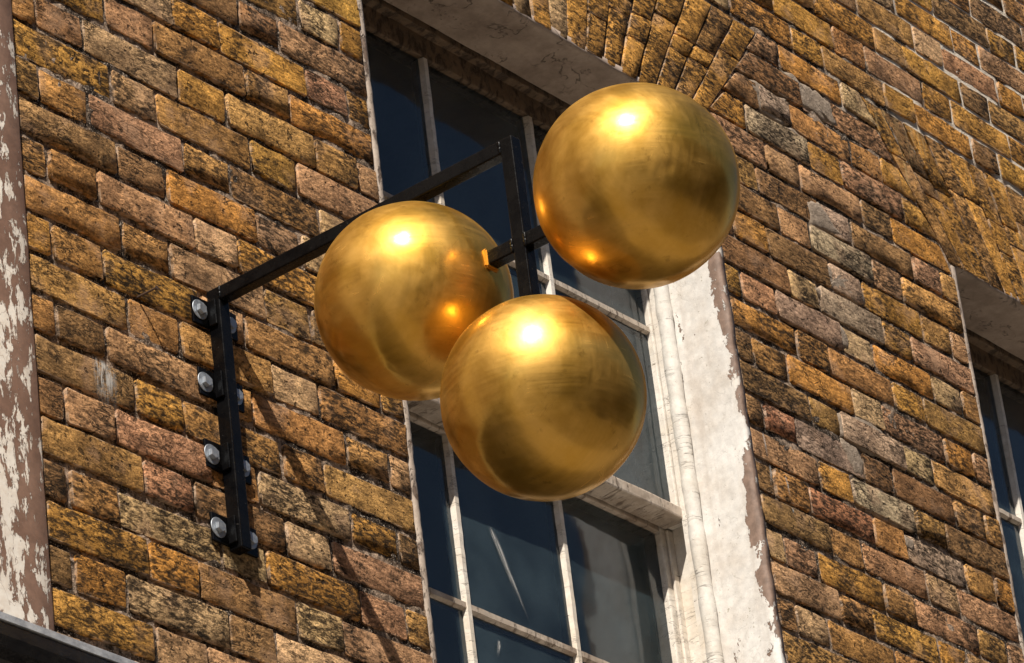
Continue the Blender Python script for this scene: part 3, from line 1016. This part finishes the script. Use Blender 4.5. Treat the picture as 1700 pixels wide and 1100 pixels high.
# ------------------------------------------------------------------ sash windows
def attr_wear(me, fn):
    at = me.attributes.new('wear', 'FLOAT', 'POINT')
    at.data.foreach_set('value', [fn(v.co) for v in me.vertices])

def lining(name, o0, du, dv, dn, nu, nv, mat, wear):
    """render sheet: front face spanned by du x dv, thickness dn behind, worn edge"""
    o0, du, dv, dn = Vector(o0), Vector(du), Vector(dv), Vector(dn)
    verts, faces = [], []
    nrm = -dn.normalized()
    for i in range(nu + 1):
        for j in range(nv + 1):
            p = o0 + du * (i / nu) + dv * (j / nv)
            p += nrm * (mnoise.noise(p * 9) * 0.0018 + mnoise.noise(p * 40) * 0.0007)
            if i == 0:                       # the arris on the street side is chipped and rounded
                p += dn * (0.10 + 0.25 * max(0.0, mnoise.noise(p * 33))) + du.normalized() * 0.0015 * mnoise.noise(p * 50)
            verts.append(p)
    base = len(verts)
    for j in range(nv + 1):                  # edge strip seen from the street
        p = o0 + dv * (j / nv)
        q = p - du.normalized() * (0.0010 + 0.0020 * mnoise.noise(p * 28))
        verts.append(q + dn * 0.35)
        verts.append(q + dn * 1.0)
        verts.append(q + dn * 1.0 + du * 0.5)
    for i in range(nu):
        for j in range(nv):
            a = i * (nv + 1) + j
            faces.append((a, a + nv + 1, a + nv + 2, a + 1))
    for j in range(nv):
        b0, b1 = base + j * 3, base + (j + 1) * 3
        faces.append((j, j + 1, b1, b0))
        faces.append((b0, b1, b1 + 1, b0 + 1))
        faces.append((b0 + 1, b1 + 1, b1 + 2, b0 + 2))
    me = bpy.data.meshes.new(name)
    me.from_pydata(verts, [], faces)
    bm = bmesh.new()
    bm.from_mesh(me)
    bmesh.ops.recalc_face_normals(bm, faces=list(bm.faces))
    f0 = bm.faces[:] 
    if f0[nu * nv // 2].normal.dot(nrm) < 0:
        bmesh.ops.reverse_faces(bm, faces=f0)
    bm.to_mesh(me)
    bm.free()
    attr_wear(me, wear)
    me.polygons.foreach_set('use_smooth', [True] * len(me.polygons))
    me.materials.append(mat)
    return me

def sash_window(ox, which, full):
    Y0 = 0.146                                     # face of the timber box frame
    # --- render lining the brick opening (parts of the building)
    wear_r = lambda c: max(0.0, 1.0 - c.y / 0.050)
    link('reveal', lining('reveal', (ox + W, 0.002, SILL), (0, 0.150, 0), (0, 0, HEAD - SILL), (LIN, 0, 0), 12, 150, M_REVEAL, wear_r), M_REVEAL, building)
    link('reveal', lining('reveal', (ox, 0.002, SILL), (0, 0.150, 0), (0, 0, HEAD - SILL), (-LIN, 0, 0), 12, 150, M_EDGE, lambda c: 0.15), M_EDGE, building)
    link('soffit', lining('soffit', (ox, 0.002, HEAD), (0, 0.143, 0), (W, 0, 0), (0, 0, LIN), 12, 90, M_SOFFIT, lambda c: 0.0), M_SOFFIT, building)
    # ragged gap where the render has shrunk from the head lining
    # --- the box frame: this mesh is the window part itself
    bm = bmesh.new()                               # one n-shaped outside lining
    prof = [(ox - .10, SILL), (ox - .10, HEAD + .10), (ox + W + .10, HEAD + .10), (ox + W + .10, SILL),
            (ox + W - .030, SILL), (ox + W - .030, HEAD + .052), (ox + .030, HEAD + .052), (ox + .030, SILL)]
    fr_ = [bm.verts.new((x, Y0, z)) for x, z in prof]
    bk_ = [bm.verts.new((x, Y0 + .016, z)) for x, z in prof]
    for q in ((0, 1, 6, 7), (1, 2, 5, 6), (2, 3, 4, 5)):
        bm.faces.new([fr_[i] for i in q])
        bm.faces.new([bk_[i] for i in q[::-1]])
    for i in range(8):
        bm.faces.new((fr_[i], bk_[i], bk_[(i + 1) % 8], fr_[(i + 1) % 8]))
    bmesh.ops.recalc_face_normals(bm, faces=list(bm.faces))
    win = from_bm('window', bm, M_TIMBER, building)
    win['label'] = ('white multi-pane sash window behind the golden balls' if which == 0
                    else 'sash window cut off by the right edge of the photo')
    P = lambda name, lo, hi, mat, **k: box(name, lo, hi, mat, win, **k)
    for lo, hi in (((ox - .10, Y0 + .0165, SILL), (ox - .004, Y0 + .13, HEAD + .06)), ((ox + W + .004, Y0 + .0165, SILL), (ox + W + .10, Y0 + .13, HEAD + .06))):
        P('pulley_stile', lo, hi, M_TIMBER)
    # head lining, rough and dirty
    P('head_lining', (ox - .05, Y0 + .002, HEAD - .012), (ox + W + .05, Y0 + .034, HEAD + .05), M_HEAD, bevel=.003, jitter=.0028, cuts=46, axis=0)
    P('head_lining', (ox - .004, Y0 + .040, HEAD + .004), (ox + W + .004, Y0 + .13, HEAD + .05), M_HEAD)
    # quarter beads in the two corners
    for s, xx in ((1, ox + W - .004), (-1, ox + .004)):
        bm = bmesh.new()
        nseg, nz = 10, 120
        rings = []
        for j in range(nz + 1):
            z = SILL + (HEAD - SILL - .004) * j / nz
            rr = 0.0165 * (1 + .06 * mnoise.noise(Vector((s * 3, ox, z * 30)))) * (1.0 + .05 * math.sin(z * 400 + 3 * mnoise.noise(Vector((0, 0, z * 20)))))
            ring = [bm.verts.new((xx - s * (.0135 + rr * math.cos(a)), Y0 - .006 + rr * math.sin(a) * 1.05, z)) for a in [2 * math.pi * q / nseg for q in range(nseg)]]
            rings.append(ring)
        for a, b_ in zip(rings[:-1], rings[1:]):
            for q in range(nseg):
                bm.faces.new((a[q], a[(q + 1) % nseg], b_[(q + 1) % nseg], b_[q]))
        bmesh.ops.recalc_face_normals(bm, faces=list(bm.faces))
        from_bm('corner_bead', bm, M_BEAD, win, True)
    # --- upper sash
    ys, yg = 0.1655, 0.181
    xs0, xs1 = ox + .066, ox + W - .032
    top, meet_t, meet_b = 0.197, -0.588, -0.614
    bars = (ox + .402, ox + .733)
    hb = -0.181
    kw = dict(bevel=.004, jitter=.0012)
    P('sash_stile', (ox - .002, ys, meet_b + .001), (xs0, ys + .044, HEAD + .002), M_TIMBER, cuts=24, axis=2, **kw)
    P('sash_stile', (xs1, ys, meet_b + .001), (ox + W + .002, ys + .044, HEAD + .002), M_TIMBER, cuts=24, axis=2, **kw)
    P('top_rail', (xs0 + .001, ys + .003, top), (xs1 - .001, ys + .043, HEAD - .002), M_HEAD, bevel=.005, jitter=.002, cuts=30, axis=0)
    P('meeting_rail', (ox + .012, ys - .006, meet_b), (ox + W - .014, ys + .050, meet_t), M_TIMBER_H, bevel=.004, jitter=.0022, cuts=40, axis=0)
    def glazing(xa, xb, za, zb_, vb, hbz, yf, yglass):
        cols = [xa] + list(vb) + [xb]
        rows = [za] + list(hbz) + [zb_]
        for b_ in vb:       # vertical bars, broken by the horizontal ones
            for r0, r1 in zip(rows[:-1], rows[1:]):
                bar('glazing_bar', Vector((b_, 0, r0)), Vector((b_, 0, r1)), yf, yglass, M_TIMBER)
        for hz_ in hbz:
            for c0, c1 in zip(cols[:-1], cols[1:]):
                bar('glazing_bar', Vector((c0, 0, hz_)), Vector((c1, 0, hz_)), yf + .002, yglass, M_TIMBER_H)
        for c0, c1 in zip(cols[:-1], cols[1:]):
            for r0, r1 in zip(rows[:-1], rows[1:]):
                # each old pane sits at a very slightly different angle
                r = random.Random(int(c0 * 999) + int(r0 * 777))
                tx, tz = r.uniform(-.0012, .0012), r.uniform(-.0012, .0012)
                lo, hi = min(r0, r1), max(r0, r1)
                me = bpy.data.meshes.new('pane')
                me.from_pydata([(c0, yglass - tx - tz, lo), (c1, yglass + tx - tz, lo), (c1, yglass + tx + tz, hi), (c0, yglass - tx + tz, hi)], [], [(0, 1, 2, 3)])
                link('pane', me, M_GLASS, win)
    def bar(name, a, b_, yf, yglass, mat):
        """putty-fillet glazing bar: narrow front, wide at the glass, then the moulded inner side"""
        horiz = abs(b_.x - a.x) > abs(b_.z - a.z)
        prof = [(-.0055, yf), (.0055, yf), (.0095, yglass - .001), (.0095, yglass + .006), (.006, yglass + .020), (-.006, yglass + .020), (-.0095, yglass + .006), (-.0095, yglass - .001)]
        bm = bmesh.new()
        L = (b_ - a).length
        n = max(3, int(L / .02))
        rings = []
        for i in range(n + 1):
            p = a + (b_ - a) * (i / n)
            w = 1 + .10 * mnoise.noise(p * 35 + Vector((0, yf * 9, 0)))
            dd = .0012 * mnoise.noise(p * 50)
            ring = []
            for u, y in prof:
                if horiz: ring.append(bm.verts.new((p.x, y + dd, p.z + u * w)))
                else: ring.append(bm.verts.new((p.x + u * w, y + dd, p.z)))
            rings.append(ring)
        m = len(prof)
        for r0, r1 in zip(rings[:-1], rings[1:]):
            for q in range(m):
                bm.faces.new((r0[q], r0[(q + 1) % m], r1[(q + 1) % m], r1[q]))
        bm.faces.new(rings[0]); bm.faces.new(rings[-1][::-1])
        bmesh.ops.recalc_face_normals(bm, faces=list(bm.faces))
        return from_bm(name, bm, mat, win)
    glazing(xs0, xs1, meet_t, top, bars, (hb,), ys + .004, yg)
    # --- lower sash, one groove further in
    yl, ylg = 0.2170, 0.2305
    lt, lb = -0.620, -1.335
    xl0, xl1 = ox + .066, ox + W - .030
    P('sash_stile', (ox - .002, yl, SILL + .01), (xl0, yl + .044, meet_t - .002), M_TIMBER, cuts=24, axis=2, **kw)
    P('sash_stile', (xl1, yl, SILL + .01), (ox + W + .002, yl + .044, meet_t - .002), M_TIMBER, cuts=24, axis=2, **kw)
    P('meeting_rail', (xl0 + .001, yl + .001, lt), (xl1 - .001, yl + .043, meet_t - .004), M_TIMBER_H, bevel=.003)
    P('bottom_rail', (xl0 + .001, yl + .001, SILL + .012), (xl1 - .001, yl + .043, lb), M_TIMBER_H, bevel=.003)
    glazing(xl0, xl1, lb, lt, bars, (-0.976,), yl + .003, ylg)
    # parting bead that the upper sash runs against
    P('parting_bead', (ox + W - .014, Y0 + .0635, SILL), (ox + W + .003, Y0 + .070, meet_b - .001), M_TIMBER, bevel=.002)
    P('parting_bead', (ox - .003, Y0 + .0635, SILL), (ox + .014, Y0 + .070, meet_b - .001), M_TIMBER, bevel=.002)
    P('sill', (ox - .012, -.045, SILL - .07), (ox + W + .012, yl + .05, SILL - .001), M_REVEAL, bevel=.006)
    if which == 0:
        film('bird_dropping', (0.505, -0.775), (0.572, -0.915), 0.011, ylg - .0035, win)
        film('bird_dropping', (0.535, -0.835), (0.594, -0.952), 0.005, ylg - .0037, win)
        film('bird_dropping', (0.492, -1.018), (0.480, -1.056), 0.006, ylg - .0035, win)
    # --- the unlit room behind
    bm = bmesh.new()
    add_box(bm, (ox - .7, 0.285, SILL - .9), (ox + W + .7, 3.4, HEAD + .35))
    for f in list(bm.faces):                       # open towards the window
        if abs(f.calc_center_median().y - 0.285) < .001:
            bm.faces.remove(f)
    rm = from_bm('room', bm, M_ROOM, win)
    # inner wall round the opening so the room is closed
    bm = bmesh.new()
    for lo, hi in (((ox - .72, .262, SILL - .92), (ox - .02, .284, HEAD + .37)), ((ox + W + .02, .262, SILL - .92), (ox + W + .72, .284, HEAD + .37)),
                   ((ox - .019, .262, HEAD + .03), (ox + W + .019, .284, HEAD + .37)), ((ox - .019, .262, SILL - .92), (ox + W + .019, .284, SILL - .02))):
        add_box(bm, lo, hi)
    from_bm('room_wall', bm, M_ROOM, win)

sash_window(0.0, 0, True)
sash_window(W2X, 1, False)

# ------------------------------------------------------------------ flaking pilaster at the left
bm = bmesh.new()
nx, nz = 20, 130
x0, x1, z0, z1 = -1.395, X_LEFT - 0.0015, -1.52, 1.6
g = {}
for i in range(nx + 1):
    for j in range(nz + 1):
        x = x0 + (x1 - x0) * i / nx
        z = z0 + (z1 - z0) * j / nz
        y = -0.007 + .0015 * mnoise.noise(Vector((x * 7, 3, z * 7)))
        xx = x
        if i == nx:
            y += .004
            xx += .0015 * mnoise.noise(Vector((1, 2, z * 45)))
        if i == nx - 1:
            xx = x1 - .006
        g[i, j] = bm.verts.new((xx, y, z))
for i in range(nx):
    for j in range(nz):
        bm.faces.new((g[i, j], g[i + 1, j], g[i + 1, j + 1], g[i, j + 1]))
for j in range(nz):
    a, b_ = g[nx, j], g[nx, j + 1]
    c_, d_ = bm.verts.new((a.co.x - .001, .03, a.co.z)), bm.verts.new((b_.co.x - .001, .03, b_.co.z))
    bm.faces.new((a, c_, d_, b_))
for j in range(nz):
    a, b_ = g[0, j], g[0, j + 1]
    c_, d_ = bm.verts.new((a.co.x, .03, a.co.z)), bm.verts.new((b_.co.x, .03, b_.co.z))
    bm.faces.new((c_, a, b_, d_))
pil = from_bm('painted_pilaster', bm, M_PILASTER, None, True)
tag(pil, 'brown painted pilaster with flaking cream paint at the left edge', 'pilaster')

# ------------------------------------------------------------------ shopfront cornice below
corn = empty('shopfront_cornice', (0.0, -0.03, GROUND))
tag(corn, 'black glossy shopfront cornice with grey lead edge in the bottom left corner', 'cornice')
def extrude_profile(name, prof, xa, xb, mat, n=60, wob=.0012):
    bm = bmesh.new()
    rings = []
    for i in range(n + 1):
        x = xa + (xb - xa) * i / n
        rings.append([bm.verts.new((x, y + wob * mnoise.noise(Vector((x * 6, k, 0))), z + wob * mnoise.noise(Vector((x * 5, k, 7))))) for k, (y, z) in enumerate(prof)])
    m = len(prof)
    for a, b_ in zip(rings[:-1], rings[1:]):
        for q in range(m):
            bm.faces.new((a[q], a[(q + 1) % m], b_[(q + 1) % m], b_[q]))
    bm.faces.new(rings[0]); bm.faces.new(rings[-1][::-1])
    bmesh.ops.recalc_face_normals(bm, faces=list(bm.faces))
    return from_bm(name, bm, mat, corn, False)
TOPZ = -1.548
YC = -0.060
extrude_profile('lead_flashing', [(-.001, TOPZ + .010), (YC + .004, TOPZ + .002), (YC - .002, TOPZ - .002), (YC - .003, TOPZ - .015), (YC + .004, TOPZ - .016), (-.001, TOPZ - .006)], -3.2, 3.9, M_LEAD)
arc = [(YC + .052 - .052 * math.cos(a) - .001, TOPZ - .018 - .075 * math.sin(a)) for a in [math.radians(q) for q in (0, 15, 30, 45, 60, 75, 90)]]
extrude_profile('moulding', arc + [(-.001, TOPZ - .0935), (-.001, TOPZ - .0165)], -3.2, 3.9, M_FASCIA)
box('fascia_board', (-3.2, -.022, TOPZ - .62), (3.9, .05, TOPZ - .0955), M_FASCIA, corn, .004)
box('shop_wall', (-9.0, .012, GROUND), (12.0, .30, -1.802), M_FASCIA, building)

# ------------------------------------------------------------------ nail in the wall
bm = bmesh.new()
A, B = Vector((-0.7073, 0.012, -0.8210)), Vector((-0.7040, -0.040, -0.8195))
for p0, p1, r0, r1 in ((A, B, .0019, .0017), (B, B + (B - A).normalized() * .0016, .0036, .0036)):
    m = Matrix.Translation((p0 + p1) / 2) @ (p1 - p0).to_track_quat('Z', 'Y').to_matrix().to_4x4()
    bmesh.ops.create_cone(bm, cap_ends=True, segments=8, radius1=r0, radius2=r1, depth=(p1 - p0).length, matrix=m)
tag(from_bm('nail', bm, M_RUST), 'rusty nail sticking out of the bricks left of the black bracket', 'nail')

# ------------------------------------------------------------------ pawnbroker sign
BX0, BX1 = -0.5322, -0.5072
BXC = (BX0 + BX1) / 2
YF = -0.6694
YH = YF + 0.0125
sign = empty('pawnbroker_sign', (BXC, 0.0, -1.2390))
tag(sign, 'three golden balls hanging from a black metal wall bracket', 'sign')
bv = dict(bevel=.0030, seg=4)
box('wall_post', (BX0, -.0295, -1.2390), (BX1, -.0012, -.7482), M_BLACK, sign, **bv)
box('arm', (BX0 + .0004, YF + .0255, -.7735), (BX1 - .0004, -.0297, -.7484), M_BLACK, sign, **bv)
box('drop_bar', (BX0, YF, -1.085), (BX1, YF + .0252, -.7482), M_BLACK, sign, **bv)
ZC = -0.9445
YL, YR, ZB = -0.4275, -0.8870, -1.2232
R = 0.1625
box('cross_bar', (BX0 + .0005, YF + .0254, ZC - .0125), (BX1 - .0005, YL - R + .012, ZC + .0125), M_BLACK, sign, **bv)
box('cross_bar', (BX0 + .0005, YR + R - .012, ZC - .0125), (BX1 - .0005, YF - .0002, ZC + .0125), M_BLACK, sign, **bv)
# weld beads where the bars meet
def weld(c, axis, L, r=.0032):
    bm = bmesh.new()
    n = 9
    rings = []
    ax = Vector(axis)
    q = ax.to_track_quat('Z', 'Y')
    for i in range(n + 1):
        t_ = i / n - .5
        rr = r * (1 + .25 * math.sin(i * 2.4)) * (0.4 if i in (0, n) else 1)
        rings.append([bm.verts.new(Vector(c) + ax * L * t_ + q @ Vector((rr * math.cos(a), rr * math.sin(a), 0))) for a in [math.tau * k / 6 for k in range(6)]])
    for a, b_ in zip(rings[:-1], rings[1:]):
        for k in range(6):
            bm.faces.new((a[k], a[(k + 1) % 6], b_[(k + 1) % 6], b_[k]))
    bmesh.ops.recalc_face_normals(bm, faces=list(bm.faces))
    from_bm('weld', bm, M_BLACK, sign, True)
weld((BX0 + .0008, YF + .0262, ZC), (0, 0, 1), .026)
weld((BX0 + .0008, YF - .0008, ZC), (0, 0, 1), .026)
weld((BX0 + .001, -.0305, -.760), (0, 0, 1), .024)
weld((BX0 + .001, YF + .0262, -.762), (0, 0, 1), .024)

def ball(y, z, seed, label):
    bm = bmesh.new()
    bmesh.ops.create_uvsphere(bm, u_segments=160, v_segments=88, radius=R)
    r = random.Random(seed)
    dents = [(Vector((r.gauss(0, 1), r.gauss(0, 1), r.gauss(0, 1))).normalized(), r.uniform(.05, .16), r.uniform(.0002, .0008)) for _ in range(26)]
    if seed == 2:   # the dent that shows on the outer ball
        dents.append((Vector((-0.554, -0.754, -0.349)).normalized(), .085, .0022))
    for v in bm.verts:
        nrm = v.co.normalized()
        d = mnoise.noise(nrm * 2.2 + Vector((seed * 5, 0, 0))) * .0009 + mnoise.noise(nrm * 7 + Vector((0, seed * 3, 0))) * .00025
        for c_, w, a in dents:
            q = (nrm - c_).length / w
            if q < 1:
                d -= a * (1 - q * q) ** 2
        v.co = nrm * (R + d)
    bm.transform(Matrix.Translation((0, 0, 0)))
    me = bpy.data.meshes.new('ball')
    bm.to_mesh(me)
    bm.free()
    me.materials.append(M_GOLD)
    me.polygons.foreach_set('use_smooth', [True] * len(me.polygons))
    o = bpy.data.objects.new('ball', me)
    COL.objects.link(o)
    o.parent = sign
    o.matrix_parent_inverse = Matrix.Translation(-sign.location)
    o.location = (BXC, y, z)
    o['label'] = label
    return o
b1 = ball(YL, ZC - .003, 1, 'golden ball nearest the wall')
b2 = ball(YR, ZC + .003, 2, 'golden ball farthest from the wall')
b3 = ball(YH, ZB, 3, 'lowest golden ball')
def sub(parent, name, lo, hi, bevel):
    bm = bmesh.new()
    add_box(bm, lo, hi)
    bmesh.ops.bevel(bm, geom=list(bm.edges), offset=bevel, segments=2, affect='EDGES')
    me = bpy.data.meshes.new(name)
    bm.to_mesh(me)
    bm.free()
    me.materials.append(M_GOLD)
    o = bpy.data.objects.new(name, me)
    COL.objects.link(o)
    o.parent = parent
    return o
sub(b1, 'socket', (-.0165, -R - .004, -.0140), (.0165, -R + .010, .0195), .003)
sub(b2, 'socket', (-.0165, R - .010, -.0195), (.0165, R + .004, .0140), .003)
sub(b3, 'socket', (-.0165, -.0165, R - .010), (.0165, .0165, R + .0035), .003)

# fixing lugs: an angle on each side of the post with washer and bolt
for z in (-.7955, -.9330, -1.0690, -1.2045):
    for s in (-1, 1):
        xin = BX0 if s < 0 else BX1
        xc = -0.5605 if s < 0 else -0.4835
        bm = bmesh.new()
        xa, xb = sorted((xin + s * .0005, xin + s * .043))
        add_box(bm, (xa, -.0060, z - .026), (xb, -.0008, z + .026))
        xa, xb = sorted((xin + s * .0006, xin + s * .0055))
        add_box(bm, (xa, -.0230, z - .024), (xb, -.0061, z + .024))
        bmesh.ops.bevel(bm, geom=list(bm.edges), offset=.0009, segments=1, affect='EDGES')
        lug = from_bm('fixing_lug', bm, M_BLACK, sign)
        jr = random.uniform(-.0015, .0015)
        cylinder('washer', (xc + jr, -.0070, z + jr), (0, -1, 0), .0182 if s < 0 else .0160, .0018, M_ZINC, lug, 32, bevel=.0005)
        cylinder('bolt', (xc + jr, -.0118, z + jr), (random.uniform(-.04, .04), -1, random.uniform(-.04, .04)),   .0104, .0074, M_ZINC, lug, 6, bevel=.0007, smooth=False)

# ------------------------------------------------------------------ unseen terrace, added across the street to darken reflections in the gilding
terrace = empty('added_terrace_row', (8.0, -13.0, GROUND))
tag(terrace, 'unseen brick terrace behind the camera, added to darken the reflections', 'building')
M_SLATE = plain('slate_roof', C(0.06, 0.06, 0.07), C(0.10, 0.10, 0.11), 12.0)
box('wall', (-26, -20.0, GROUND), (44, -13.0, GROUND + 10.2), M_FAR, terrace)
box('roof', (-26, -19.8, GROUND + 10.2), (44, -13.3, GROUND + 11.0), M_SLATE, terrace)
for fl in range(3):
    for k in range(22):
        xx = -24 + k * 3.1
        z0_ = GROUND + 0.9 + fl * 3.2
        fo = box('window_frame', (xx, -13.0, z0_), (xx + 1.2, -12.94, z0_ + 1.9), M_REVEAL, terrace)
        me = bpy.data.meshes.new('pane')
        me.from_pydata([(xx + .1, -12.935, z0_ + .1), (xx + .1, -12.935, z0_ + 1.8), (xx + 1.1, -12.935, z0_ + 1.8), (xx + 1.1, -12.935, z0_ + .1)], [], [(0, 3, 2, 1)])
        link('pane', me, M_FASCIA, fo)
